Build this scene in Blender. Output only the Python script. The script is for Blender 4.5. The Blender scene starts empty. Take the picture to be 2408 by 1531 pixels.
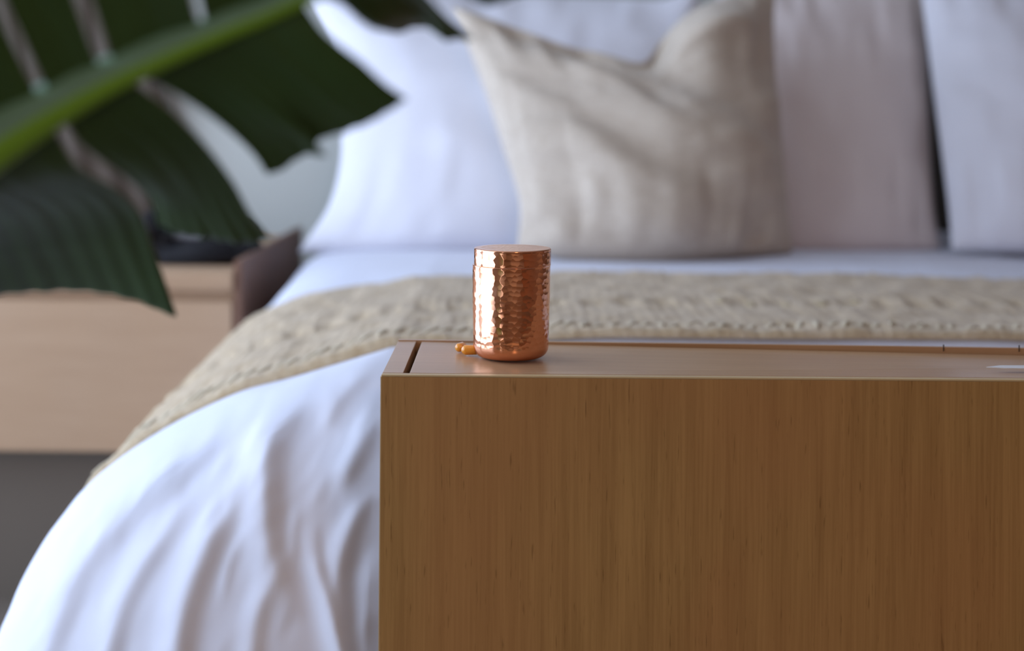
import bpy, bmesh, math, random
import numpy as np
from mathutils import Vector, Matrix

# ---------------------------------------------------------------- camera, light, exposure
scene = bpy.context.scene
C = scene.collection
F = 3400.0            # focal length in pixels of the 2408 wide frame
HX, HY = 1204.0, 260.0
CAMZ = 0.987
ROLL = 0.0080
cam_d = bpy.data.cameras.new('camera')
cam = bpy.data.objects.new('camera', cam_d); C.objects.link(cam)
cam_d.sensor_width = 36.0
cam_d.lens = F / 2408.0 * 36.0
cam_d.shift_y = -(765.5 - HY) / 2408.0
cam_d.clip_start = 0.02; cam_d.clip_end = 60
cam.matrix_world = Matrix.Translation((0, 0, CAMZ)) @ Matrix.Rotation(math.pi/2, 4, 'X') @ Matrix.Rotation(ROLL, 4, 'Z')
cam_d.dof.use_dof = True
cam_d.dof.focus_distance = 1.36
cam_d.dof.aperture_fstop = 2.6
scene.camera = cam

world = bpy.data.worlds.new('world'); scene.world = world
world.use_nodes = True
bg = world.node_tree.nodes['Background']
bg.inputs[0].default_value = (0.62, 0.73, 1.0, 1)
bg.inputs[1].default_value = 1.0

def area(name, loc, rot, sx, sy, power, col):
    l = bpy.data.lights.new(name, 'AREA'); l.shape = 'RECTANGLE'; l.size = sx; l.size_y = sy
    l.energy = power; l.color = col
    o = bpy.data.objects.new(name, l); C.objects.link(o); o.location = loc; o.rotation_euler = rot
    return o
# daylight outside the windows of the left wall (pointing +X) and an added warm fill overhead behind the camera, no real lamp
WX = -1.68
area('window_daylight', (WX-0.12, 2.70, 1.25), (0, -math.pi/2, 0), 2.3, 1.6, 62, (0.63, 0.765, 1.0))
area('window_daylight', (WX-0.12, 1.00, 1.25), (0, -math.pi/2, 0), 2.3, 1.6, 52, (0.67, 0.80, 1.0))
area('window_daylight', (WX-0.12, -1.62, 1.25), (0, -math.pi/2, 0), 2.3, 0.30, 18, (0.90, 0.92, 1.0))
area('warm_fill', (0.9, -2.6, 2.55), (0, 0, 0), 0.5, 0.5, 46, (1.0, 0.60, 0.33))

vs = scene.view_settings
vs.view_transform = 'Standard'; vs.look = 'None'; vs.gamma = 1.0; vs.use_curve_mapping = False
vs.exposure = -0.22

# ---------------------------------------------------------------- helpers
def P(px, py, Y):
    """world point seen at pixel px,py at depth Y"""
    a = (px - HX) / F; b = -(py - HY) / F
    c, s = math.cos(ROLL), math.sin(ROLL)
    return np.array([Y*(a*c - b*s), Y, CAMZ + Y*(a*s + b*c)])

def proj(p):
    p = np.asarray(p, float)
    X, Y, Z = p[..., 0], p[..., 1], p[..., 2] - CAMZ
    c, s = math.cos(ROLL), math.sin(ROLL)
    r = X*c + Z*s; u = -X*s + Z*c
    return HX + F*r/Y, HY - F*u/Y

def tag(o, label=None, cat=None, group=None, kind=None):
    if label: o['label'] = label
    if cat: o['category'] = cat
    if group: o['group'] = group
    if kind: o['kind'] = kind
    return o

def empty(name, loc, label, cat, group=None):
    o = bpy.data.objects.new(name, None); C.objects.link(o); o.location = loc
    o.empty_display_size = 0.05
    return tag(o, label, cat, group)

def link(name, me, mat, parent=None, smooth=True):
    if not isinstance(mat, (list, tuple)): mat = [mat]
    for m in mat: me.materials.append(m)
    if smooth:
        me.polygons.foreach_set('use_smooth', [True]*len(me.polygons))
    o = bpy.data.objects.new(name, me); C.objects.link(o)
    if parent is not None:
        o.parent = parent
        bpy.context.view_layer.update()
        o.matrix_parent_inverse = parent.matrix_world.inverted()
    return o

def pydata(name, verts, faces, mat, parent=None, smooth=True, mats=None):
    me = bpy.data.meshes.new(name)
    me.from_pydata([tuple(map(float, v)) for v in verts], [], faces)
    me.validate(); me.update()
    o = link(name, me, mat, parent, smooth)
    if mats is not None: me.polygons.foreach_set('material_index', mats)
    return o

def grid_faces(n, m, wrap_m=False, off=0):
    """n rows, m columns"""
    f = []
    mm = m if wrap_m else m-1
    for i in range(n-1):
        for j in range(mm):
            a = off+i*m+j; b = off+i*m+(j+1) % m
            f.append((a, b, b+m, a+m))
    return f

def box(name, x0, x1, y0, y1, z0, z1, mat, parent=None, bev=0.0, seg=2):
    bm = bmesh.new()
    bmesh.ops.create_cube(bm, size=1)
    for v in bm.verts:
        v.co = Vector((x0+(v.co.x+.5)*(x1-x0), y0+(v.co.y+.5)*(y1-y0), z0+(v.co.z+.5)*(z1-z0)))
    if bev > 0:
        bmesh.ops.bevel(bm, geom=bm.edges[:], offset=bev, segments=seg, affect='EDGES', profile=0.7)
    me = bpy.data.meshes.new(name); bm.to_mesh(me); bm.free()
    return link(name, me, mat, parent, smooth=False)

rng = np.random.default_rng(7)
def vnoise2(x, y, seed=0):
    """smooth 2D value noise, numpy, about -1..1"""
    x = np.asarray(x, float); y = np.asarray(y, float)
    xi = np.floor(x).astype(np.int64); yi = np.floor(y).astype(np.int64)
    fx = x-xi; fy = y-yi
    fx = fx*fx*(3-2*fx); fy = fy*fy*(3-2*fy)
    def h(a, b):
        n = (a*374761393 + b*668265263 + seed*974711) & 0x7fffffff
        n = ((n ^ (n >> 13))*1274126177) & 0x7fffffff
        return ((n ^ (n >> 16)) & 0xffff)/32767.5 - 1
    return (h(xi, yi)*(1-fx)+h(xi+1, yi)*fx)*(1-fy) + (h(xi, yi+1)*(1-fx)+h(xi+1, yi+1)*fx)*fy

def catmull(pts, n):
    """resample a polyline with a smooth curve, n points, by chord length"""
    pts = np.array(pts, float)
    if len(pts) == 2:
        t = np.linspace(0, 1, n)[:, None]
        return pts[0]*(1-t)+pts[1]*t
    d = np.r_[0, np.cumsum(np.linalg.norm(np.diff(pts, axis=0), axis=1))]
    p = np.vstack([2*pts[0]-pts[1], pts, 2*pts[-1]-pts[-2]])
    out = []
    for s in np.linspace(0, d[-1], n):
        i = min(max(np.searchsorted(d, s, side='right')-1, 0), len(pts)-2)
        t = (s-d[i])/(d[i+1]-d[i])
        a, b, c, e = p[i], p[i+1], p[i+2], p[i+3]
        out.append(0.5*((2*b)+(-a+c)*t+(2*a-5*b+4*c-e)*t*t+(-a+3*b-3*c+e)*t**3))
    return np.array(out)

def coons(bottom, top, left, right, n, m):
    """bottom/top run u 0..1 (m pts); left/right run v 0..1 (n pts)"""
    b = catmull(bottom, m); t = catmull(top, m); l = catmull(left, n); r = catmull(right, n)
    u = np.linspace(0, 1, m)[None, :, None]; v = np.linspace(0, 1, n)[:, None, None]
    g = (1-v)*b[None]+v*t[None] + (1-u)*l[:, None]+u*r[:, None]
    g -= (1-u)*(1-v)*b[0]+u*(1-v)*b[-1]+(1-u)*v*t[0]+u*v*t[-1]
    return g

def grid_normals(g):
    du = np.gradient(g, axis=1); dv = np.gradient(g, axis=0)
    n = np.cross(du, dv)
    return n/np.maximum(np.linalg.norm(n, axis=2, keepdims=True), 1e-9)

# ---------------------------------------------------------------- materials
def mat(name, col=(0.8, 0.8, 0.8), rough=0.6, metal=0.0, spec=0.5, sheen=0.0, coat=0.0):
    m = bpy.data.materials.new(name); m.use_nodes = True
    b = m.node_tree.nodes['Principled BSDF']
    b.inputs['Base Color'].default_value = (*col, 1)
    b.inputs['Roughness'].default_value = rough
    b.inputs['Metallic'].default_value = metal
    b.inputs['Specular IOR Level'].default_value = spec
    b.inputs['Sheen Weight'].default_value = sheen
    b.inputs['Coat Weight'].default_value = coat
    return m, m.node_tree, b

def nodes_noise(nt, scale, detail=4, rough=0.5, vec_scale=(1, 1, 1), rot=(0, 0, 0)):
    tc = nt.nodes.new('ShaderNodeTexCoord'); mp = nt.nodes.new('ShaderNodeMapping')
    mp.inputs['Scale'].default_value = vec_scale; mp.inputs['Rotation'].default_value = rot
    n = nt.nodes.new('ShaderNodeTexNoise')
    n.inputs['Scale'].default_value = scale; n.inputs['Detail'].default_value = detail; n.inputs['Roughness'].default_value = rough
    nt.links.new(tc.outputs['Object'], mp.inputs['Vector']); nt.links.new(mp.outputs[0], n.inputs['Vector'])
    return n

def ramp(nt, src, stops):
    r = nt.nodes.new('ShaderNodeValToRGB')
    e = r.color_ramp.elements
    e[0].position, e[0].color = stops[0][0], (*stops[0][1], 1)
    e[1].position, e[1].color = stops[-1][0], (*stops[-1][1], 1)
    for p, c in stops[1:-1]:
        k = e.new(p); k.color = (*c, 1)
    nt.links.new(src, r.inputs[0]); return r

def mixc(nt, a, b, fac, blend='MIX'):
    m = nt.nodes.new('ShaderNodeMix'); m.data_type = 'RGBA'; m.blend_type = blend
    if isinstance(fac, (int, float)): m.inputs[0].default_value = fac
    else: nt.links.new(fac, m.inputs[0])
    nt.links.new(a, m.inputs[6]); nt.links.new(b, m.inputs[7])
    return m.outputs[2]

def bump(nt, b, src, strength, dist):
    n = nt.nodes.new('ShaderNodeBump'); n.inputs['Strength'].default_value = strength; n.inputs['Distance'].default_value = dist
    nt.links.new(src, n.inputs['Height']); nt.links.new(n.outputs[0], b.inputs['Normal'])

def wood(name, light, dark, grain=(160, 160, 3.0), rough=0.42, patch=(2.0, 2.0, 1.2), tint=(0.30, 0.12, 0.045), spec=0.4, pores=False):
    m, nt, b = mat(name, light, rough, spec=spec)
    fine = nodes_noise(nt, 1.0, 6, 0.65, grain)
    coarse = nodes_noise(nt, 1.0, 3, 0.5, (grain[0]*.22, grain[1]*.22, grain[2]*.35) )
    big = nodes_noise(nt, 3.0, 2, 0.5, patch)
    r1 = ramp(nt, fine.outputs[0], [(0.30, dark), (0.62, light)])
    r2 = ramp(nt, coarse.outputs[0], [(0.35, dark), (0.60, light)])
    c = mixc(nt, r1.outputs[0], r2.outputs[0], 0.40)
    tn = nt.nodes.new('ShaderNodeRGB'); tn.outputs[0].default_value = (*tint, 1)
    rb = ramp(nt, big.outputs[0], [(0.40, (0, 0, 0)), (0.65, (0.45, 0.45, 0.45))])
    c = mixc(nt, c, tn.outputs[0], rb.outputs[0])
    nt.links.new(c, b.inputs['Base Color'])
    if pores:
        pn = nodes_noise(nt, 1.0, 2, 0.5, (520, 520, 36)); pr = ramp(nt, pn.outputs[0], [(0.66, (1, 1, 1)), (0.76, (0.62, 0.58, 0.52))])
        c = mixc(nt, c, pr.outputs[0], 1.0, 'MULTIPLY'); nt.links.new(c, b.inputs['Base Color'])
    bump(nt, b, fine.outputs[0], 0.15, 0.0004)
    return m

M = {}
M['bench_front'] = wood('bench_veneer_vertical', (0.44, 0.245, 0.082), (0.29, 0.148, 0.044), grain=(420, 420, 9), rough=0.45, tint=(0.40, 0.175, 0.062), pores=True)
M['bench_top'] = wood('bench_veneer_top', (0.50, 0.305, 0.165), (0.42, 0.245, 0.125), grain=(6, 260, 260), rough=0.30, patch=(1.5, 4, 1), tint=(0.46, 0.26, 0.15))
M['edge'] = mat('bench_edge_banding', (0.58, 0.42, 0.22), 0.45)[0]
M['groove'] = mat('bench_groove_dark', (0.03, 0.018, 0.010), 0.8)[0]
M['stand'] = wood('nightstand_oak', (0.46, 0.305, 0.19), (0.39, 0.245, 0.145), grain=(5, 60, 60), rough=0.55, tint=(0.44, 0.28, 0.165))
M['stand_side_shaded'] = wood('nightstand_side_shaded', (0.20, 0.10, 0.06), (0.14, 0.07, 0.042), grain=(60, 60, 5), rough=0.6, tint=(0.18, 0.09, 0.055))  # side face in shadow, the shade put into a darker brown
M['headboard'] = mat('headboard_fabric', (0.09, 0.08, 0.065), 0.85, sheen=0.2)[0]
M['shade_filler'] = mat('shade_filler_taupe', (0.145, 0.115, 0.088), 0.8)[0]
M['black'] = mat('black_plastic', (0.010, 0.009, 0.011), 0.6, spec=0.2)[0]
M['grey'] = mat('grey_highlight_plastic', (0.16, 0.15, 0.17), 0.4)[0]
M['sliver'] = mat('sliver_white', (0.72, 0.70, 0.70), 0.6)[0]
M['ceiling'] = mat('ceiling_paint', (0.74, 0.73, 0.72), 0.9)[0]
M['frame'] = mat('window_frame_paint', (0.55, 0.50, 0.44), 0.5)[0]

def wallmat():
    m, nt, b = mat('wall_paint', (0.55, 0.56, 0.52), 0.9)
    n = nodes_noise(nt, 30, 3); bump(nt, b, n.outputs[0], 0.1, 0.002); return m
M['wall'] = wallmat()
M['wall_warm'] = wood('timber_wall_panelling', (0.34, 0.20, 0.12), (0.25, 0.14, 0.08), grain=(40, 40, 3), rough=0.6)
def carpet():
    m, nt, b = mat('carpet', (0.2, 0.17, 0.14), 0.95)
    n = nodes_noise(nt, 220, 4, 0.7); r = ramp(nt, n.outputs[0], [(0.3, (0.145, 0.115, 0.088)), (0.7, (0.20, 0.16, 0.125))])
    nt.links.new(r.outputs[0], b.inputs['Base Color']); bump(nt, b, n.outputs[0], 0.6, 0.004); return m
M['carpet'] = carpet()
def cloth(name, col, vary=0.02, weave=1400, strength=0.15, sheen=0.15):
    m, nt, b = mat(name, col, 0.85, sheen=sheen, spec=0.2)
    n = nodes_noise(nt, 12, 3); c2 = tuple(max(c-vary, 0) for c in col)
    r = ramp(nt, n.outputs[0], [(0.35, c2), (0.65, col)])
    nt.links.new(r.outputs[0], b.inputs['Base Color'])
    w = nodes_noise(nt, weave, 2); bump(nt, b, w.outputs[0], strength, 0.0006); return m
M['duvet'] = cloth('white_cotton', (0.71, 0.73, 0.84))
M['pillow_white'] = cloth('white_pillow_cotton', (0.76, 0.75, 0.81))
M['pillow_shaded'] = cloth('white_pillow_warm_shade', (0.78, 0.69, 0.67))  # white cotton with the warm bounce in the shade mixed into its colour
def linen():
    m, nt, b = mat('beige_linen', (0.6, 0.55, 0.45), 0.9, sheen=0.2, spec=0.15)
    a = nodes_noise(nt, 1.0, 5, 0.6, (500, 60, 45), (0, 0.5, 0)); k = nodes_noise(nt, 1.0, 5, 0.6, (30, 60, 500), (0, 0.5, 0))
    r1 = ramp(nt, a.outputs[0], [(0.3, (0.45, 0.365, 0.28)), (0.65, (0.67, 0.585, 0.49))])
    r2 = ramp(nt, k.outputs[0], [(0.3, (0.45, 0.365, 0.28)), (0.65, (0.67, 0.585, 0.49))])
    c = mixc(nt, r1.outputs[0], r2.outputs[0], 0.5); nt.links.new(c, b.inputs['Base Color'])
    bump(nt, b, a.outputs[0], 0.4, 0.002); return m
M['linen'] = linen()
def runner():
    m, nt, b = mat('woven_throw', (0.55, 0.48, 0.36), 0.95, sheen=0.25, spec=0.1)
    a = nodes_noise(nt, 1.0, 5, 0.65, (110, 30, 60)); k = nodes_noise(nt, 26.0, 4, 0.6)
    r1 = ramp(nt, a.outputs[0], [(0.28, (0.31, 0.20, 0.105)), (0.5, (0.48, 0.36, 0.225)), (0.75, (0.58, 0.47, 0.335))])
    r2 = ramp(nt, k.outputs[0], [(0.35, (0.42, 0.31, 0.18)), (0.65, (0.58, 0.47, 0.335))])
    c = mixc(nt, r1.outputs[0], r2.outputs[0], 0.5); nt.links.new(c, b.inputs['Base Color'])
    bump(nt, b, a.outputs[0], 0.6, 0.003); return m
M['runner'] = runner()
M['tuft'] = mat('throw_border_yarn', (0.56, 0.475, 0.335), 0.95, sheen=0.2)[0]
M['tuft_dark'] = mat('throw_brown_yarn', (0.38, 0.29, 0.17), 0.95, sheen=0.2)[0]
def copper():
    m, nt, b = mat('polished_copper', (0.93, 0.50, 0.33), 0.12, metal=1.0)
    n = nodes_noise(nt, 40, 4); r = ramp(nt, n.outputs[0], [(0.3, (0.90, 0.41, 0.24)), (0.7, (0.95, 0.48, 0.30))])
    nt.links.new(r.outputs[0], b.inputs['Base Color'])
    r2 = ramp(nt, n.outputs[0], [(0.3, (0.10,)*3), (0.7, (0.17,)*3)]); nt.links.new(r2.outputs[0], b.inputs['Roughness'])
    return m
M['copper'] = copper()
def amber():
    m, nt, b = mat('amber_gel', (0.80, 0.36, 0.035), 0.12, spec=0.6, coat=0.5)
    b.inputs['Subsurface Weight'].default_value = 0.6; b.inputs['Subsurface Radius'].default_value = (1, .5, .1); b.inputs['Subsurface Scale'].default_value = 0.004
    return m
M['amber'] = amber()
def leafm():
    m, nt, b = mat('leaf_blade', (0.04, 0.08, 0.02), 0.55, spec=0.45)
    n = nodes_noise(nt, 14, 4); r = ramp(nt, n.outputs[0], [(0.3, (0.028, 0.074, 0.016)), (0.7, (0.042, 0.108, 0.026))])
    nt.links.new(r.outputs[0], b.inputs['Base Color']); return m
M['leaf'] = leafm()
M['rib_top'] = mat('leaf_midrib_channel', (0.15, 0.30, 0.20), 0.45)[0]
M['rib'] = mat('leaf_midrib', (0.19, 0.42, 0.03), 0.4)[0]
M['leaf_edge'] = mat('leaf_margin', (0.25, 0.22, 0.06), 0.5)[0]
M['pot'] = mat('plant_pot_clay', (0.55, 0.52, 0.48), 0.8)[0]
M['soil'] = mat('potting_soil', (0.03, 0.02, 0.015), 1.0)[0]

# ---------------------------------------------------------------- room shell
WR, WB, WH, H = 3.2, -4.2, 3.78, 2.7
def st(o): o['kind'] = 'structure'; return o
st(box('floor', WX-.15, WR+.15, WB-.15, WH+.15, -0.12, 0.0, M['carpet']))
st(box('ceiling', WX-.15, WR+.15, WB-.15, WH+.15, H, H+.12, M['ceiling']))
st(box('wall_back', WX-.15, WR+.15, WH, WH+.12, 0, H, M['wall']))
st(box('wall_front', WX-.15, WR+.15, WB-.12, WB, 0, H, M['wall']))
st(box('wall_right', WR, WR+.12, WB, WH, 0, H, M['wall_warm']))
wins = [(-1.77, -1.47, 0.10, 2.40), (0.20, 1.80, 0.10, 2.40), (1.90, 3.50, 0.10, 2.40)]
vv = []
bm = bmesh.new()
def addbox(bm, x0, x1, y0, y1, z0, z1):
    r = bmesh.ops.create_cube(bm, size=1)
    for v in r['verts']:
        v.co = Vector((x0+(v.co.x+.5)*(x1-x0), y0+(v.co.y+.5)*(y1-y0), z0+(v.co.z+.5)*(z1-z0)))
ys = [WB] + [w for a in wins for w in a[:2]] + [WH]
for i in range(0, len(ys), 2): addbox(bm, WX-.12, WX, ys[i], ys[i+1], 0, H)
for a, b_, z0, z1 in wins:
    addbox(bm, WX-.12, WX, a, b_, 0, z0); addbox(bm, WX-.12, WX, a, b_, z1, H)
me = bpy.data.meshes.new('wall_left'); bm.to_mesh(me); bm.free()
st(link('wall_left', me, M['wall'], smooth=False))
for k, (a, b_, z0, z1) in enumerate(wins):
    bm = bmesh.new(); t = 0.035
    addbox(bm, WX-.08, WX-.03, a, a+t, z0, z1); addbox(bm, WX-.08, WX-.03, b_-t, b_, z0, z1)
    addbox(bm, WX-.08, WX-.03, a+t, b_-t, z0, z0+t); addbox(bm, WX-.08, WX-.03, a+t, b_-t, z1-t, z1)
    if k >= 1: addbox(bm, WX-.08, WX-.03, (a+b_)/2-.02, (a+b_)/2+.02, z0+t, z1-t)
    me = bpy.data.meshes.new('window'); bm.to_mesh(me); bm.free()
    st(link('window_%d' % (k+1), me, M['frame'], smooth=False))

# ---------------------------------------------------------------- media cabinet at the foot of the bed
hB = 0.237
ZT = CAMZ - hB                    # cabinet top
YF, YB = 1.291, 1.487
XL = P(897, 884, YF)[0]; XR = 0.95
cab = empty('media_cabinet', ((XL+XR)/2, (YF+YB)/2, 0), 'light oak veneer cabinet with inset lift-up lid at the foot of the bed', 'cabinet')
t = 0.0185
LIP = 0.0045
box('front_panel', XL, XR, YF, YF+0.006, 0.0, ZT-0.0016, M['bench_front'], cab, 0.0006)
box('edge_strip', XL, XR, YF, YF+0.0075, ZT-0.0014, ZT+0.0002, M['edge'], cab, 0.0003)['label'] = 'pale edge banding along the top front'
box('side_edge_strip', XL-0.0009, XL, YF+.0002, YF+0.0062, 0.0, ZT-0.0016, M['edge'], cab, 0.0002)['label'] = 'pale edge banding down the left front corner'
box('front_rail', XL, XR, YF+0.0062, YF+0.0095, ZT-0.05, ZT, M['bench_top'], cab, 0.0004)
box('side_panel', XL, XL+t, YF+0.0115, YB-0.006, 0.0, ZT, M['bench_top'], cab, 0.0006)
box('side_panel', XR-t, XR, YF+0.0104, YB-0.006, 0.0, ZT, M['bench_top'], cab, 0.0006)
# back board: its top lip stands slightly proud, growing towards the right
bm = bmesh.new(); addbox(bm, XL, XR, YB-0.0055, YB, 0.0, ZT)
for v in bm.verts:
    if v.co.z > 0.3: v.co.z = ZT + (0.0010 if v.co.x < 0 else -0.0045)
me = bpy.data.meshes.new('back_panel'); bm.to_mesh(me); bm.free()
link('back_panel', me, M['bench_top'], cab, smooth=False)
# inset lid, dropping a little towards the right
GX = XL + t + 0.0058
box('lid', GX, XR-t-0.004, YF+0.0120, YB-0.0075, ZT-0.018, ZT-0.0001, M['bench_top'], cab, 0.0007)
lidm = C.objects['lid'].data
for v in lidm.vertices:      # the lid sags a little towards its far right corner
    wx = max(0, (v.co.x-GX)/(0.457-GX)); wy = (v.co.y-(YF+.0104))/(YB-YF-.018)
    v.co.z -= 0.0082*wx*wy
box('inner_bottom', XL+t+.0005, XR-t-.0005, YF+0.0105, YB-0.0065, 0.05, 0.07, M['groove'], cab)
for sx in (2215, 2392):      # narrow joints in the proud lip
    p = P(sx, 820, YB)
    box('joint', p[0]-.0005, p[0]+.0005, YB-0.0060, YB-0.0052, ZT-.006, ZT+0.0008, M['groove'], cab)

# small flat white sliver on the cabinet top
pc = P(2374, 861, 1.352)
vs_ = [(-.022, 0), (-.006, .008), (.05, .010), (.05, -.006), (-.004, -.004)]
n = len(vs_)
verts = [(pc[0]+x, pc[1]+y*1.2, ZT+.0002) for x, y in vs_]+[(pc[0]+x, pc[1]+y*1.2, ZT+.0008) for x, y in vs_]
tag(pydata('white_sliver', verts, [tuple(range(n))[::-1], tuple(range(n, 2*n))]+[(i, (i+1) % n, (i+1) % n+n, i+n) for i in range(n)], M['sliver'], smooth=False),
    'small white paper lying on the cabinet top at the right edge', 'sliver')

# ---------------------------------------------------------------- hammered copper jar
JY = 1.393
S = F/JY
jx = P(1201, 840, JY)[0]
R0 = 0.0375
def dimples(uu, vv, ucirc, pitch_u, pitch_v, seed, depth):
    """uu along circumference (periodic), vv height. returns inward displacement"""
    r = np.random.default_rng(seed)
    nu = int(round(ucirc/pitch_u)); pu = ucirc/nu
    v0 = vv.min()-pitch_v; nv = int((vv.max()-v0)/pitch_v)+3
    best = np.full(uu.shape, 1e9)
    ju = r.uniform(-.42, .42, (nv, nu))*pu; jv = r.uniform(-.34, .34, (nv, nu))*pitch_v
    for i in range(nv):
        for j in range(nu):
            cu = (j+.5*(i % 2))*pu+ju[i, j]; cv = v0+i*pitch_v+jv[i, j]
            row = np.abs(vv-cv) < pitch_v*1.3
            d = np.abs(uu[row]-cu) % ucirc; d = np.minimum(d, ucirc-d)
            dd = (d/pu)**2+((vv[row]-cv)/pitch_v)**2
            best[row] = np.minimum(best[row], dd)
    return depth*(1-np.clip(best, 0, .75)/.6)

jar = empty('copper_jar', (jx, JY, ZT), 'hammered polished copper jar with flat lid on the wooden cabinet', 'jar')
HB = 0.0885   # body height up to seam
nth = 560
th = np.linspace(0, 2*math.pi, nth, endpoint=False)
# body
prof = []
rb = 0.0105
for a in np.linspace(-math.pi/2, 0, 22): prof.append((R0-0.0012-rb+rb*math.cos(a), rb+rb*math.sin(a)))
for z in np.linspace(rb, HB, 250)[1:]: prof.append((R0-0.0012+0.0012*min(1, (z-rb)/0.05), z))
prof.append((R0-0.0018, HB+0.0003)); prof.append((R0-0.003, HB+.0003))
prof = np.array(prof)
RR = np.repeat(prof[:, :1], nth, 1); ZZ = np.repeat(prof[:, 1:], nth, 1); TT = np.repeat(th[None], len(prof), 0)
disp = dimples(TT*R0, ZZ, 2*math.pi*R0, 0.0052, 0.0050, 3, 0.00018)
fade = np.clip((ZZ-0.011)/0.004, 0, 1)*np.clip((HB-ZZ)/0.001, 0, 1)
RR = RR-disp*fade
verts = np.stack([jx+RR*np.cos(TT), JY+RR*np.sin(TT), ZT+.0001+ZZ], -1).reshape(-1, 3)
faces = [tuple(nth-1-k for k in range(nth))] + grid_faces(len(prof), nth, True)
pydata('body', verts, faces, M['copper'], jar)
# lid
lx = jx+0.0009
RL = 0.0371
HL = 0.0165
lp = [(RL-.003, HB-0.0002), (RL-.0003, HB-.0001), (RL, HB+.0006)] + [(RL, HB+z) for z in np.linspace(.001, HL-.0016, 42)]
for a in np.linspace(0, math.pi/2, 9)[1:]: lp.append((RL-.0014+.0014*math.cos(a), HB+HL-.0016+.0014*math.sin(a)))
ntop = 70
for k in range(1, ntop): lp.append(((RL-.0014)*(1-k/ntop), HB+HL-.0002))
lp = np.array(lp)
RR = np.repeat(lp[:, :1], nth, 1); ZZ = np.repeat(lp[:, 1:], nth, 1); TT = np.repeat(th[None], len(lp), 0)
side = ZZ[:, :1] < HB+HL-.0017
d = dimples(TT*R0, ZZ, 2*math.pi*R0, 0.0054, 0.0052, 8, 0.00017)
RR2 = np.where(side, RR-d*np.clip((ZZ-HB)/.001, 0, 1)*np.clip((HB+HL-.0016-ZZ)/.001, 0, 1), RR)
X = RR*np.cos(TT); Y = RR*np.sin(TT)
r_ = np.random.default_rng(5)
best = np.full(X.shape, 9.)
top = ~np.repeat(side, nth, 1)
cs = []
for k in range(7):
    rad = 0.0045*k; cnt = max(1, int(2*math.pi*rad/0.0046))
    for q in range(cnt):
        a = 2*math.pi*q/cnt+k*.7; cs.append((rad*math.cos(a)+r_.uniform(-.0005, .0005), rad*math.sin(a)+r_.uniform(-.0005, .0005)))
for cx, cy in cs: best = np.minimum(best, ((X-cx)**2+(Y-cy)**2)/0.0046**2)
dt = 0.00014*(1-np.clip(best, 0, .6)/.5)*np.clip((RL-.003-RR)/.002, 0, 1)
ZZ = ZZ-np.where(top, dt, 0)
verts = np.stack([lx+RR2*np.cos(TT), JY+RR2*np.sin(TT), ZT+.0001+ZZ], -1).reshape(-1, 3).tolist()
faces = grid_faces(len(lp), nth, True)
c0 = len(verts); verts.append((lx, JY, ZT+HB+HL-.0002)); o = (len(lp)-1)*nth
faces += [(o+k, o+(k+1) % nth, c0) for k in range(nth)]
lid = pydata('jar_lid', verts, faces, M['copper'], jar)

# ---------------------------------------------------------------- two amber capsules
def capsule(p, ang, L, R, label):
    prof = []
    for a in np.linspace(-math.pi/2, math.pi/2, 24): 
        prof.append((R*math.cos(a), (L/2-R)*(1 if a > 0 else -1)+R*math.sin(a)))
    N = 28; verts = []
    ca, sa = math.cos(ang), math.sin(ang)
    for r, x in prof:
        r = max(r, 1e-5)*(1.0+0.02*math.sin(x*900))
        for k in range(N):
            a = 2*math.pi*k/N; y = r*math.cos(a); z = r*math.sin(a)+R
            verts.append((p[0]+x*ca-y*sa, p[1]+x*sa+y*ca, ZT+.0002+z))
    faces = grid_faces(len(prof), N, True)+[tuple(range(N))[::-1], tuple(range((len(prof)-1)*N, len(prof)*N))]
    o = pydata('capsule', verts, faces, M['amber'])
    return tag(o, label, 'capsule', 'amber capsules beside the jar')
p = P(1106, 836, 1.385); capsule((p[0], 1.400), 0.05, 0.0185, 0.0047, 'amber gel capsule lying lengthwise and touching the copper jar')
p = P(1080.5, 830, 1.385); capsule((p[0], 1.4205), 1.25, 0.0165, 0.0042, 'shorter looking amber gel capsule seen end-on, farther from the copper jar')

# ---------------------------------------------------------------- bed and duvet
BXC = 0.42
bed = empty('bed', (BXC, 2.65, 0), 'double bed with dark upholstered headboard under white bedding', 'bed')
box('mattress', -0.29, 1.13, 1.74, 3.62, 0.36, CAMZ-0.365, M['pillow_white'], bed, 0.06, 4)
box('bed_base', -0.35, 1.19, 1.66, 3.64, 0.06, 0.355, M['headboard'], bed, 0.01)
for x in (-.3, 1.1):
    for y in (1.72, 3.5): box('leg', x, x+.05, y, y+.05, 0, 0.06, M['black'], bed)
box('headboard', -0.42, 1.40, 3.66, 3.74, 0.05, 1.215, M['headboard'], bed, 0.02, 3)

sideA = [(-.15, .303), (-.273, .341), (-.348, .363), (-.435, .406), (-.495, .449), (-.543, .509), (-.58, .600), (-.605, .74), (-.615, .93)]
sideB = [(-.15, .291), (-.25, .294), (-.33, .298), (-.385, .305), (-.425, .325), (-.455, .375), (-.475, .50), (-.485, .70), (-.49, .93)]
foot = [(0, .303), (.09, .312), (.155, .335), (.205, .372), (.24, .425), (.262, .50), (.28, .61), (.292, .76), (.298, .93)]
NR = 110
def prof_resample(p, n=NR):
    return catmull(p, n)
def prof_idx(p, n=NR):    # resample by index so that different profiles stay matched
    p = np.array(p, float); q = np.vstack([2*p[0]-p[1], p, 2*p[-1]-p[-2]])
    out = []
    for s in np.linspace(0, len(p)-1, n):
        i = min(int(s), len(p)-2); t = s-i
        a, b, c, e = q[i], q[i+1], q[i+2], q[i+3]
        out.append(0.5*((2*b)+(-a+c)*t+(2*a-5*b+4*c-e)*t*t+(-a+3*b-3*c+e)*t**3))
    return np.array(out)
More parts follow.
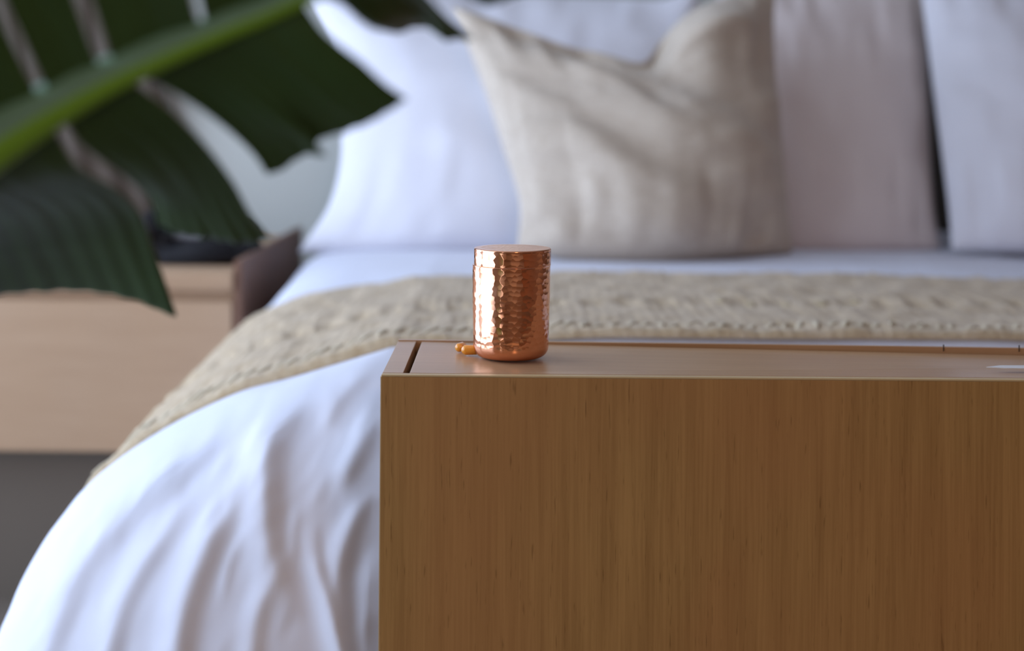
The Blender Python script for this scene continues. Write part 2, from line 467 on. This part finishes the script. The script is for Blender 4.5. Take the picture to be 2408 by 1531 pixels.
pA, pB, pF = prof_idx(sideA), prof_idx(sideB), prof_idx(foot)
Y0 = 1.84
def topdrop(X):
    s = np.clip((0.15-X)/0.30, 0, 1)
    return 0.288+0.015*s*s*(3-2*s)
def section(Y):
    w = min(max((Y-Y0)/(3.0-Y0), 0), 1)
    return pA*(1-w)+pB*w
flare = np.interp(np.linspace(0, 8, NR), [0, 3, 4, 5, 6, 7, 8], [1.0, 1.03, 1.08, 1.12, 1.17, 1.22, 1.26])
columns = []      # each column: inner top points then profile points
NI = 26
def column(base, centre, pr_xy, pr_drop):
    c = []
    for k in range(NI):
        q = k/NI; q = 1-(1-q)**1.3
        p = centre*(1-q)+base*q
        c.append((p[0], p[1], None))
    for (x, y), d in zip(pr_xy, pr_drop): c.append((x, y, d))
    return c
def side_cols(mirror):
    cols = []
    for Y in np.linspace(3.60, Y0, 90)[:-1]:
        s = section(Y)
        cols.append(column(np.array([-.15, Y]), np.array([BXC, 2.4+(Y-Y0)*(1.2/(3.6-Y0))]), [(x, Y) for x, d in s], s[:, 1]))
    for a in np.linspace(0, math.pi/2, 150):
        ca, sa = math.cos(a), math.sin(a)
        bl = math.sin(2*a)**1.0
        fl = 1+(flare-1)*bl
        sx = (pA[:, 0]+.15)*ca*fl; sy = pF[:, 0]*sa*fl
        xy = [(-.15+x, Y0-y) for x, y in zip(sx, sy)]
        dr = pA[:, 1]*ca*ca+pF[:, 1]*sa*sa
        cols.append(column(np.array([-.15, Y0]), np.array([BXC, 2.4]), xy, dr))
    return cols
left = side_cols(False)
foots = []
for X in np.linspace(-.15, 2*BXC+.15, 70)[1:-1]:
    foots.append(column(np.array([X, Y0]), np.array([BXC, 2.4]), [(X, Y0-y) for y in pF[:, 0]], pF[:, 1]))
right = [[(2*BXC-x, y, d) for x, y, d in c] for c in left[::-1]]
cols = left+foots+right
G = np.zeros((len(cols), NI+NR, 3))
for i, c in enumerate(cols):
    for j, (x, y, d) in enumerate(c):
        xx = x if x < BXC else 2*BXC-x
        td = topdrop(xx)
        if d is None:
            w = min(max((y-Y0)/(3.0-Y0), 0), 1)
            edge = .303*(1-w)+.291*w
            d = .288+(td-.288)/.015*(edge-.288)
        G[i, j] = (x, y, CAMZ-d)
Nn = grid_normals(G)
Nn[:, :NI-1] = (0, 0, 1)
if Nn[60, 80, 0] > 0: Nn[:, NI-1:] *= -1
px, py = proj(G)
# folds: crest polylines in photo coordinates: (pts, height m, half width px left, px right)
folds = [
 ([(800, 890), (745, 935), (680, 985), (640, 1060), (628, 1160), (634, 1280), (665, 1380), (700, 1470)], .024, 90, 50),
 ([(900, 850), (835, 900), (785, 955), (762, 1010)], .011, 44, 32),
 ([(620, 950), (500, 1030), (380, 1130), (265, 1250), (175, 1380), (110, 1560)], .013, 90, 40),
 ([(590, 1110), (530, 1220), (470, 1350), (435, 1460), (415, 1600)], .020, 75, 42),
 ([(460, 1170), (370, 1290), (295, 1420), (250, 1580)], .010, 50, 34),
 ([(735, 1230), (745, 1330), (775, 1430), (805, 1560)], .015, 42, 26),
 ([(890, 1120), (830, 1230), (795, 1330), (800, 1430), (820, 1560)], .014, 46, 40),
 ([(905, 1270), (870, 1370), (858, 1470), (865, 1560)], .011, 36, 36),
 ([(650, 1330), (610, 1430), (590, 1560)], .009, 44, 34),
 ([(905, 960), (860, 1030), (815, 1120), (800, 1190)], .011, 44, 34),
 ([(560, 1010), (440, 1110), (330, 1220)], .004, 36, 24),
 ([(585, 1240), (540, 1330), (520, 1420)], .005, 26, 20),
 ([(705, 1180), (690, 1260), (700, 1340)], .004, 24, 18),
]
disp = np.zeros(px.shape)
mask = (px > -400) & (px < 1150) & (py > 780) & (np.arange(NI+NR)[None] >= NI-1) & (G[..., 0] < .1)
idx = np.where(mask)
qx, qy = px[idx], py[idx]
acc = np.zeros(len(qx))
for pts, hgt, wl, wr in folds:
    pp = catmull(pts, 60)
    d2 = (qx[:, None]-pp[None, :, 0])**2+(qy[:, None]-pp[None, :, 1])**2
    k = d2.argmin(1); d = np.sqrt(d2[np.arange(len(qx)), k])
    tx = np.gradient(pp[:, 0])[k]; ty = np.gradient(pp[:, 1])[k]
    sgn = np.sign((qx-pp[k, 0])*ty-(qy-pp[k, 1])*tx)     # + = right side
    w = np.where(sgn > 0, wr*.8, wl*.85)
    s = k/59.; tap = np.clip(s/.35, 0, 1)*(1 if pts[-1][1] > 1500 else np.clip((1-s)/.3, 0, 1))
    g = np.exp(-(d/w)**2*1.6)
    acc += hgt*tap*g
acc = acc*.70+0.0011*vnoise2(qx/70+qy/160, qy/120-qx/300, 3)+0.0010*vnoise2(qx/28+qy/60, qy/55, 4)
acc *= np.clip((qy-(1010-(qx-200)*.2))/140, 0, 1)*.7+.3*np.clip((G[idx][:, 1] < Y0-.01)*1., 0, 1)
disp[idx] = acc*np.clip((Y0-.015-G[idx][:, 1])/.05, 0, 1)
# gentle hanging folds elsewhere, on the hanging parts only
sidef = np.clip((np.arange(NI+NR)-NI-45)/40., 0, 1)[None]
disp += sidef*0.010*np.sin(np.arange(len(cols))[:, None]*0.22+np.sin(np.arange(len(cols))[:, None]*.06)*2)*(~mask)
disp[:, :NI] += 0
G2 = G+Nn*disp[..., None]
# soft undulation of the top
und = 0.004*vnoise2(G2[..., 0]*4, G2[..., 1]*3.3, 9)+.002*vnoise2(G2[..., 0]*11, G2[..., 1]*9, 12)
G2[..., 2] += und*(G2[..., 1] > 2.53)*np.clip((G2[..., 1]-2.53)/.1, 0, 1)*(G2[..., 2] > .6)
nc, nr = len(cols), NI+NR
faces = [(i*nr+j, i*nr+j+1, (i+1)*nr+j+1, (i+1)*nr+j) for i in range(nc-1) for j in range(nr-1)]
dv = pydata('duvet', G2.reshape(-1, 3), faces, M['duvet'])
sm = dv.modifiers.new('thickness', 'SOLIDIFY'); sm.thickness = 0.012; sm.offset = -1
bmx = bmesh.new(); bmx.from_mesh(dv.data)
bmesh.ops.remove_doubles(bmx, verts=bmx.verts, dist=1e-5); bmesh.ops.recalc_face_normals(bmx, faces=bmx.faces); 
# make sure outside is up
up = sum(f.normal.z*f.calc_area() for f in bmx.faces)
if up < 0: bmesh.ops.reverse_faces(bmx, faces=bmx.faces)
bmx.to_mesh(dv.data); bmx.free()
tag(dv, 'white cotton duvet draped in folds over the bed', 'duvet')

# ---------------------------------------------------------------- woven throw across the bed
run = empty('bed_runner', (BXC, 2.17, CAMZ-.29), 'beige woven throw laid across the foot half of the white duvet', 'throw')
RY0, RY1 = 1.842, 2.50
rows = []
ny = 90
for Y in np.linspace(RY0, RY1, ny):
    s = section(Y); w = min(max((Y-Y0)/(3.0-Y0), 0), 1); edge = .303*(1-w)+.291*w
    keep = s[s[:, 1] < .70]
    left_pts = keep[::-1]
    xs = np.linspace(-.15, 2*BXC+.15, 260)[1:-1]
    mid = []
    for x in xs:
        xx = x if x < BXC else 2*BXC-x
        mid.append((x, .288+(topdrop(xx)-.288)/.015*(edge-.288)))
    full = np.vstack([left_pts, mid, [(2*BXC-x, d) for x, d in keep]])
    dl = np.r_[0, np.cumsum(np.linalg.norm(np.diff(full, axis=0), axis=1))]
    L = np.linspace(0, dl[-1], 560)
    full = np.stack([np.interp(L, dl, full[:, 0]), np.interp(L, dl, full[:, 1])], 1)
    rows.append([(x, Y, CAMZ-d) for x, d in full])
RG = np.array(rows)
RN = grid_normals(RG)
if RN[40, 280, 2] < 0: RN = -RN
Ln = np.linspace(0, 1, 560)[None]*1.0
Vn = np.linspace(0, 1, ny)[:, None]
LL = Ln*2.4   # metres along the throw roughly
h = .0105+.0010*np.sin(LL*2*math.pi/.016+1.5*vnoise2(LL*9, Vn*8, 2))*.6+.003*vnoise2(LL*40, Vn*14, 5)+.003*vnoise2(LL*8, Vn*4, 6)
# rows of raised weft: heavier band near the front border, shallow sunken band behind it
band = np.exp(-((Vn-.42)/.07)**2)
h = h-.004*band*(.5+.5*np.sign(np.sin(LL*2*math.pi/.05+2*vnoise2(LL*7, Vn*0, 3))))
edgef = np.clip(np.minimum(Vn, 1-Vn)/.02, 0, 1)**.5
h = .001+(h)*edgef
# soft wavering of the two long edges
RG = RG+np.array([0, 1., 0])*((.006*vnoise2(LL*6, 0*Vn, 8)+.004*vnoise2(LL*19, 0*Vn, 21))*np.clip((Vn-.5)*2, 0, 1)+ .003*vnoise2(LL*8, 0*Vn, 28)*np.clip((.5-Vn)*2, 0, 1))[..., None]
T = RG+RN*h[..., None]; Bt = RG+RN*.0004
nv = 560
verts = np.vstack([T.reshape(-1, 3), Bt.reshape(-1, 3)])
faces = grid_faces(ny, nv); o = ny*nv
faces += [tuple(reversed([q+o for q in f])) for f in grid_faces(ny, nv)]
for j in range(nv-1):
    faces.append((j+1, j, j+o, j+1+o)); k = (ny-1)*nv+j; faces.append((k, k+1, k+1+o, k+o))
for i in range(ny-1):
    a = i*nv; faces.append((a, a+nv, a+nv+o, a+o)); a = i*nv+nv-1; faces.append((a+nv, a, a+o, a+nv+o))
pydata('throw_body', verts, faces, M['runner'], run)
# slanted yarn stitches along the borders and knots of darker yarn in the woven band
def stitches(name, vrow, n, size, slant, mt, prob=1.0, seed=0, jitter=0.0):
    r = np.random.default_rng(seed); V = []; Fc = []
    tpl_v = []; seg, rg = 5, 6
    for i in range(seg):
        a = math.pi*i/(seg-1)
        for k in range(rg):
            b = 2*math.pi*k/rg
            tpl_v.append((math.cos(a), max(math.sin(a), .05)*math.cos(b), max(math.sin(a), .05)*math.sin(b)))
    for q in range(n):
        if r.random() > prob: continue
        j = 8+int((nv-16)*q/n); i = int(np.clip(vrow*ny+r.normal()*jitter, 1, ny-2))
        if mt is M['tuft_dark'] and j < 215: continue
        c = T[i, j]-RN[i, j]*.001; u = T[i+1, j]-T[i-1, j]; u /= np.linalg.norm(u)
        w_ = T[i, j+1]-T[i, j-1]; w_ /= np.linalg.norm(w_); nn = np.cross(u, w_)
        d = u*math.cos(slant)+w_*math.sin(slant)*(1+.3*r.normal()); d /= np.linalg.norm(d); e = np.cross(nn, d)
        b0 = len(V); sc = r.uniform(.8, 1.2)
        for x, y, z in tpl_v: V.append(c+d*x*size[0]*sc+e*y*size[1]+nn*z*size[2])
        Fc += grid_faces(seg, rg, True, b0)
    o = pydata(name, V, Fc, mt, run); o['kind'] = 'stuff'; return o
stitches('border_stitching', .085, 118, (.024, .0062, .0040), .35, M['tuft'], 1, 1, .4)
stitches('border_gap_yarn', .085, 118, (.022, .0022, .0050), .35, M['tuft_dark'], .45, 5, .8)
stitches('brown_yarn', .42, 130, (.030, .0075, .0030), .05, M['tuft_dark'], .42, 3, 1.5)
stitches('slub_yarn', .5, 70, (.007, .006, .003), .8, M['tuft_dark'], .22, 4, 14)
stitches('top_border_yarn', .97, 120, (.008, .004, .0035), .3, M['tuft_dark'], .3, 6, .6)

# ---------------------------------------------------------------- pillows
def pillow(name, bottom, top_, left_, right_, thick, mt, label, cat='pillow', bulge=(0.5, 0.5), wr=0.004, seed=1, group='white pillows leaning at the head of the bed', extra=None, piping=None):
    n, m = 90, 110
    g = coons(bottom, top_, left_, right_, n, m)
    N = grid_normals(g)
    if N[n//2, m//2, 1] > 0: N = -N            # front faces the camera
    u = np.linspace(-1, 1, m)[None]; v = np.linspace(-1, 1, n)[:, None]
    prof_ = (np.clip(1-u**2, 0, 1)**.5)*(np.clip(1-v**2, 0, 1)**.5)
    prof_ = prof_**.85
    # creases running from the corners and edges inward
    edge = np.clip(1-np.minimum(1-np.abs(u), 1-np.abs(v))*3.2, 0, 1)
    cr = wr*vnoise2((u+1)*9+seed*3, (v+1)*2.2, seed)*np.clip(np.abs(v)*1.2, 0, 1) + wr*vnoise2((u+1)*2.2, (v+1)*8+seed, seed+5)*np.clip(np.abs(u)*1.2, 0, 1)
    cr = cr+wr*1.3*vnoise2((u+v)*3.2+seed, (u-v)*1.2, seed+9)
    amp = np.clip((1-u**2)*(1-v**2)*9, 0, 1)
    f = thick/2*prof_+cr*amp
    if extra is not None: f = f+extra(u, v)*amp
    b_ = thick/2*prof_*.9
    front = g+N*f[..., None]; back = g-N*b_[..., None]
    verts = np.vstack([front.reshape(-1, 3), back.reshape(-1, 3)]); o = n*m
    faces = grid_faces(n, m)+[tuple(reversed([q+o for q in ff])) for ff in grid_faces(n, m)]
    ob = pydata(name, verts, faces, mt)
    bmx = bmesh.new(); bmx.from_mesh(ob.data); bmesh.ops.remove_doubles(bmx, verts=bmx.verts, dist=5e-5)
    bmesh.ops.recalc_face_normals(bmx, faces=bmx.faces); bmx.to_mesh(ob.data); bmx.free()
    ob.data.polygons.foreach_set('use_smooth', [True]*len(ob.data.polygons))
    tag(ob, label, cat, group)
    return ob
Q = P
# white king pillow on the left, behind the beige one
pillow('pillow', [Q(702, 592, 3.10), Q(950, 600, 3.06), Q(1300, 606, 3.06), Q(1600, 600, 3.02)],
       [Q(690, -75, 3.47), Q(900, -38, 3.46), Q(1100, 0, 3.46), Q(1400, 8, 3.46), Q(1560, 6, 3.42), Q(1650, -30, 3.40)],
       [Q(702, 592, 3.10), Q(778, 480, 3.16), Q(803, 330, 3.25), Q(775, 120, 3.36), Q(690, -75, 3.47)],
       [Q(1600, 600, 3.02), Q(1590, 300, 3.17), Q(1650, -30, 3.40)], .24, M['pillow_white'],
       'wide white pillow leaning at the left of the bed behind the beige cushion', seed=3, wr=.005)
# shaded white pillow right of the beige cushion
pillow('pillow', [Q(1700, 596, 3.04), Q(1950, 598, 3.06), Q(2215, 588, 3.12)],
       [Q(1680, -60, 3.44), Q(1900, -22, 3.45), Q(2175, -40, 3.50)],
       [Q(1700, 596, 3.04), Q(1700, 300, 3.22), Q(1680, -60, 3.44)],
       [Q(2215, 588, 3.12), Q(2192, 480, 3.18), Q(2180, 250, 3.31), Q(2175, -40, 3.50)], .17, M['pillow_shaded'],
       'white pillow in shade, its cotton tinted warm for the bounce light, between the beige cushion and the rightmost pillow', seed=8, wr=.004)
# rightmost pillow
pillow('pillow', [Q(2238, 588, 2.98), Q(2500, 592, 2.94), Q(2820, 590, 2.98)],
       [Q(2160, -70, 3.34), Q(2450, -30, 3.30), Q(2850, -60, 3.34)],
       [Q(2238, 588, 2.98), Q(2228, 470, 3.04), Q(2200, 250, 3.16), Q(2160, -70, 3.34)],
       [Q(2820, 590, 2.98), Q(2800, 250, 3.16), Q(2850, -60, 3.34)], .18, M['pillow_white'],
       'rightmost white pillow, cut off by the edge of the picture', seed=11, wr=.004)
# beige linen cushion with a chopped top
def chop(u, v):
    # crease falling from the dent at the top edge, and a slump left to right
    c = .10+.35*(1-v)/2
    cre = -.045*np.exp(-((u-c)/.12)**2)*np.clip((v-.05)/.9, 0, 1)
    lobe = .034*np.exp(-((u-.52)/.22)**2-((v-.72)/.3)**2)
    diag = .014*np.sin((u*1.0+v*1.0)*7+.5)*np.exp(-((u-.25)/.45)**2-((v+.1)/.6)**2)
    fold2 = -.022*np.exp(-((u+.35-(1-v)*.55)/.08)**2)*np.clip((v+.3)/1.2, 0, 1)
    rim = -.022*np.exp(-((v-.84)/.16)**2)*np.clip((.25-u)/.3, 0, 1)*np.clip((u+1)/.35, 0, 1)
    return cre+lobe+diag+fold2+rim
pillow('cushion', [Q(1215, 592, 2.84), Q(1350, 607, 2.80), Q(1600, 610, 2.80), Q(1862, 596, 2.93)],
       [Q(1062, 15, 3.06), Q(1130, 42, 3.06), Q(1260, 92, 3.05), Q(1400, 132, 3.03), Q(1505, 152, 3.02), Q(1560, 90, 3.05), Q(1640, 20, 3.08), Q(1740, -20, 3.13), Q(1828, -55, 3.16)],
       [Q(1215, 592, 2.84), Q(1222, 480, 2.88), Q(1180, 340, 2.93), Q(1128, 180, 3.0), Q(1062, 15, 3.06)],
       [Q(1862, 596, 2.93), Q(1838, 450, 2.98), Q(1822, 250, 3.05), Q(1815, 60, 3.13), Q(1828, -55, 3.16)], .25, M['linen'],
       'beige linen cushion with a dented top leaning on the white pillows', 'cushion', seed=5, wr=.010, group=None, extra=chop)

# ---------------------------------------------------------------- nightstand and telephone
NY0, NY1 = 2.80, 3.62
pt = P(568, 640, NY0); NXR = pt[0]; NZT = pt[2]; NXL = NXR-1.05
ns = empty('nightstand', ((NXL+NXR)/2, (NY0+NY1)/2, 0), 'wide light oak nightstand left of the bed with a thick top', 'nightstand')
zb = P(200, 1065, NY0)[2]; zd = P(400, 680, NY0)[2]; zg = P(400, 708, NY0)[2]
box('top', NXL, NXR-.0165, NY0-.006, NY1, zd, NZT, M['stand'], ns, .004)
box('body', NXL+.004, NXR-.016, NY0+.020, NY1, zb, zd-.0005, M['stand'], ns, .002)
box('side_panel', NXR-.0155, NXR-.001, NY0+.002, NY1, zb, NZT+.022, M['stand_side_shaded'], ns, .002)['label'] = 'side panel facing the bed, its shade put into a darker brown'
box('drawer_front', NXL+.006, NXR-.018, NY0, NY0+.019, zb+.002, zg, M['stand'], ns, .003)
box('shade_filler', NXL+.02, NXR-.03, NY0+.10, NY1-.01, 0, zb-.0005, M['shade_filler'], ns)  # added block, coloured like the shaded wall and floor under the nightstand

# pleated curtain in the corner behind the nightstand
cx = np.linspace(WX+.03, -.90, 260); cz = np.linspace(0.012, 2.62, 40)
g = np.zeros((40, 260, 3))
for i, z in enumerate(cz):
    amp = .006+.001*np.sin(z*3)
    g[i, :, 0] = cx+.004*np.sin(z*4+cx*9); g[i, :, 1] = 3.70+amp*np.sin((cx-WX)*2*math.pi/.085+.5*np.sin(z*1.3+cx*5)); g[i, :, 2] = z
cu = pydata('curtain', g.reshape(-1, 3), grid_faces(40, 260), cloth('taupe_curtain', (0.095, 0.075, 0.060)))
sm = cu.modifiers.new('thickness', 'SOLIDIFY'); sm.thickness = 0.003
tag(cu, 'dark taupe pleated curtain in the corner, glimpsed through the slits of the leaf', 'curtain')

# black telephone
tx0 = P(375, 600, 2.98)[0]; tx1 = P(606, 600, 2.98)[0]; tz = NZT
ph = empty('telephone', ((tx0+tx1)/2, 3.0, tz), 'low black desk telephone on the oak nightstand behind the leaf', 'telephone')
bm = bmesh.new(); addbox(bm, tx0, tx1, 2.91, 3.10, tz+.0005, tz+.05)
for v in bm.verts:
    if v.co.z > tz+.03:
        v.co.z += .03 if v.co.y > 3.0 else -.018
        v.co.x += .012 if v.co.x < (tx0+tx1)/2 else -.03
bmesh.ops.bevel(bm, geom=bm.edges[:], offset=.010, segments=4, affect='EDGES')
me = bpy.data.meshes.new('phone_base'); bm.to_mesh(me); bm.free(); link('phone_base', me, M['black'], ph)
# keypad plate on the sloping top, its grey stands in for the highlight
a = math.atan2(.048, .19)
def onface(fx, fy, up):
    x = tx0+.012+(tx1-tx0-.042)*fx; y = 2.91+.19*fy; z = tz+.032+.048*fy+up
    return x, y, z
kv = []
for (fx, fy) in ((.10, .30), (.45, .30), (.45, .85), (.10, .85)): kv.append(onface(fx, fy, .001))
for (fx, fy) in ((.10, .30), (.45, .30), (.45, .85), (.10, .85)): kv.append(onface(fx, fy, .004))
kp = pydata('keypad', kv, [(3, 2, 1, 0), (4, 5, 6, 7), (0, 1, 5, 4), (1, 2, 6, 5), (2, 3, 7, 6), (3, 0, 4, 7)], M['grey'], ph, smooth=False)
kp['label'] = 'grey keypad plate standing in for the highlight on the telephone'
# handset: bar with two fatter ends lying at the left, along Y
V = []; Fc = []; N = 14; segs = 22
hx = tx0-.012
for i in range(segs):
    s = i/(segs-1); y = 2.90+.20*s; end = math.exp(-((s-.12)/.13)**2)+math.exp(-((s-.88)/.13)**2)
    cap = math.sqrt(max(1-((s-.5)*2)**8, .0001)); r = (.013+.010*end)*cap; z = tz+.026+.075*(1-(2*s-1)**2)*.55+.030
    for k in range(N):
        b = 2*math.pi*k/N; V.append((hx+r*1.25*math.cos(b), y, z+r*math.sin(b)))
Fc = grid_faces(segs, N, True)+[tuple(range(N))[::-1], tuple(range((segs-1)*N, segs*N))]
pydata('handset', V, Fc, M['black'], ph)
box('cradle', hx-.014, tx0+.03, 2.93, 3.07, tz+.0005, tz+.060, M['black'], ph, .006)

# ---------------------------------------------------------------- big leaf plant in the foreground
plant = empty('potted_plant', (-0.62, 0.62, 0), 'large dark green split-leaf plant reaching in from the left foreground', 'plant')
def Yr(px_):      # depth of the midrib along its length
    return 0.74 - 0.00003*px_
rib_px = [(-420, 640, 88), (-300, 545, 72), (-150, 432, 62), (0, 333, 52), (130, 255, 42), (260, 186, 34), (400, 122, 29), (520, 72, 26), (620, 33, 23), (700, -2, 21), (850, -62, 17), (1050, -125, 12), (1300, -180, 6)]
rc = catmull([(a, b, c) for a, b, c in rib_px], 70)
centers = [P(a, b, Yr(a)) for a, b, c in rc]; rad = [c/F*Yr(a) for a, b, c in rc]
leaf_root_mats = []
V = []; Fc = []; mi = []; N = 18
cen = np.array(centers); tan = np.gradient(cen, axis=0); tan /= np.linalg.norm(tan, axis=1, keepdims=True)
for i in range(len(cen)):
    side = np.array([0, 1, 0.]); upv = np.cross(side, tan[i]); upv /= np.linalg.norm(upv)
    if upv[2] < 0: upv = -upv
    side = np.cross(tan[i], upv)
    for k in range(N):
        b = 2*math.pi*k/N; c_, s_ = math.cos(b), math.sin(b)
        V.append(cen[i]+upv*rad[i]*s_*(1.1 if s_ < 0 else 1.65)+side*rad[i]*.75*c_)
Fc = grid_faces(len(cen), N, True)
for i in range(len(cen)-1):
    for k in range(N): mi.append(1 if 0.0 < math.sin(2*math.pi*(k+.5)/N) else 0)
Fc += [tuple(range(N)), tuple(range((len(cen)-1)*N, len(cen)*N))[::-1]]; mi += [0, 0]
leaf = pydata('leaf', V, Fc, [M['rib'], M['rib_top']], plant, mats=mi)
leaf['label'] = 'leaf with bright green midrib'

def ribY(px_): return Yr(px_)
def lobe(base, end, lft, rgt, pleat=.00045, seed=0, nv_=9, name='leaf_lobe'):
    """each an array of (px, py, Y)"""
    f = lambda L: [P(*q) for q in L]
    n, m = 60, 70
    g = coons(f(base), f(end), f(lft), f(rgt), n, m)
    N_ = grid_normals(g)
    if N_[n//2, m//2, 1] > 0: N_ = -N_
    u = np.linspace(0, 1, m)[None]; v = np.linspace(0, 1, n)[:, None]
    d = pleat*np.sin(u*nv_*2*math.pi+seed)*np.clip(v*4, 0, 1)+.004*vnoise2(u*3+seed, v*2, seed)*v+.0005*vnoise2(u*16, v*2, seed+3)
    d = d*np.clip(v*8, 0, 1)
    g = g+N_*d[..., None]
    top = g+N_*.0003; bot = g-N_*.0003
    verts = np.vstack([top.reshape(-1, 3), bot.reshape(-1, 3)]); o = n*m
    faces = grid_faces(n, m)+[tuple(reversed([q+o for q in ff])) for ff in grid_faces(n, m)]
    mi = [0]*len(faces)
    for j in range(m-1):
        faces.append((j+1, j, j+o, j+1+o)); mi.append(1); k = (n-1)*m+j; faces.append((k, k+1, k+1+o, k+o)); mi.append(1)
    for i in range(n-1):
        a = i*m; faces.append((a, a+m, a+m+o, a+o)); mi.append(1); a = i*m+m-1; faces.append((a+m, a, a+o, a+m+o)); mi.append(1)
    # parent to the leaf (thing > leaf > lobe)
    return pydata(name, verts, faces, [M['leaf'], M['leaf_edge']], leaf, mats=mi)
# below the midrib
lobe([(322, 172, .735), (450, 115, .73), (580, 62, .725), (712, 5, .72)],
     [(628, 412, .80), (662, 404, .80), (712, 374, .79), (768, 374, .785), (752, 338, .78), (806, 316, .775), (880, 285, .765), (958, 232, .755)],
     [(322, 172, .735), (422, 224, .75), (515, 290, .765), (590, 358, .785), (628, 412, .80)],
     [(712, 5, .72), (765, 78, .725), (850, 145, .735), (905, 195, .745), (958, 232, .755)], seed=1, nv_=10)
lobe([(140, 270, .74), (230, 215, .738), (300, 185, .735)],
     [(372, 530, .86), (430, 552, .86), (520, 560, .86), (640, 575, .86)],
     [(140, 270, .74), (200, 345, .76), (290, 405, .79), (352, 460, .83), (372, 530, .86)],
     [(300, 185, .735), (400, 258, .75), (480, 335, .77), (548, 425, .80), (592, 510, .83), (640, 575, .86)], seed=2, nv_=7)
lobe([(-330, 560, .75), (-150, 440, .745), (0, 345, .74), (118, 285, .74)],
     [(-300, 730, .93), (-100, 706, .93), (100, 694, .935), (300, 702, .94), (418, 738, .95)],
     [(-330, 560, .75), (-330, 650, .85), (-300, 730, .93)],
     [(118, 285, .74), (180, 385, .77), (275, 440, .81), (335, 500, .85), (368, 590, .89), (418, 738, .95)], seed=3, nv_=12)
# lobe beyond the upper frame edge, hanging in at the top
lobe([(735, -15, .72), (820, -50, .715), (930, -90, .71)],
     [(930, 92, .80), (985, 74, .80), (1040, 76, .80), (1105, 108, .80)],
     [(735, -15, .72), (800, 10, .735), (860, 55, .76), (930, 92, .80)],
     [(930, -90, .71), (990, -30, .735), (1050, 30, .765), (1105, 108, .80)], seed=4, nv_=5)
# tip lobe off frame
lobe([(945, -95, .71), (1050, -125, .71), (1290, -180, .70)], [(1140, 10, .76), (1250, -40, .75), (1400, -150, .72)],
     [(945, -95, .71), (1040, -50, .73), (1140, 10, .76)], [(1290, -180, .70), (1350, -170, .71), (1400, -150, .72)], seed=5, nv_=4)
# above the midrib: lobes rising up and towards the window
def upl(a0, a1, t0, t1, seed, nv_):
    (x0, y0), (x1, y1) = a0, a1
    lobe([(x0, y0, Yr(x0)), ((x0+x1)/2, (y0+y1)/2, Yr(x0)), (x1, y1, Yr(x1))],
         [(t0[0], t0[1], .66), ((t0[0]+t1[0])/2, (t0[1]+t1[1])/2-20, .66), (t1[0], t1[1], .66)],
         [(x0, y0, Yr(x0)), ((x0*.55+t0[0]*.45), (y0*.55+t0[1]*.45), .70), (t0[0], t0[1], .66)],
         [(x1, y1, Yr(x1)), ((x1*.55+t1[0]*.45), (y1*.55+t1[1]*.45), .70), (t1[0], t1[1], .66)], seed=seed, nv_=nv_)
upl((-380, 590), (102, 252), (-700, 120), (-183, -330), 6, 10)
upl((126, 241), (240, 178), (-150, -345), (38, -383), 7, 4)
upl((273, 164), (474, 80), (74, -400), (330, -430), 8, 6)
upl((486, 74), (760, -45), (370, -440), (720, -450), 9, 8)
upl((770, -45), (1200, -170), (740, -450), (1180, -420), 10, 9)

# petiole and pot
pet = catmull([tuple(cen[0]), tuple(cen[0]+np.array([-.04, -.01, -.06])), (-.47, .70, .60), (-.56, .66, .42), (-.60, .64, .24)], 30)
V = []; N = 14
for i, c in enumerate(pet):
    r = .016+.004*i/29; tg = pet[min(i+1, 29)]-pet[max(i-1, 0)]; tg /= np.linalg.norm(tg)
    s1 = np.cross(tg, (0, 1, 0)); s1 /= np.linalg.norm(s1); s2 = np.cross(tg, s1)
    for k in range(N):
        b = 2*math.pi*k/N; V.append(c+s1*r*math.cos(b)+s2*r*math.sin(b))
pydata('petiole', V, grid_faces(30, N, True), M['rib'], plant)
def lathe(name, cx, cy, prof, mt, parent, N=40):
    V = []
    for r, z in prof:
        for k in range(N):
            b = 2*math.pi*k/N; V.append((cx+r*math.cos(b), cy+r*math.sin(b), z))
    return pydata(name, V, grid_faces(len(prof), N, True)+[tuple(range(N))[::-1], tuple(range((len(prof)-1)*N, len(prof)*N))], mt, parent)
lathe('pot', -.61, .63, [(.10, 0.0), (.105, .004), (.135, .27), (.142, .275), (.142, .30), (.130, .30), (.126, .262)], M['pot'], plant)
lathe('soil', -.61, .63, [(.124, .263), (.124, .267), (.06, .275), (.01, .277)], M['soil'], plant)
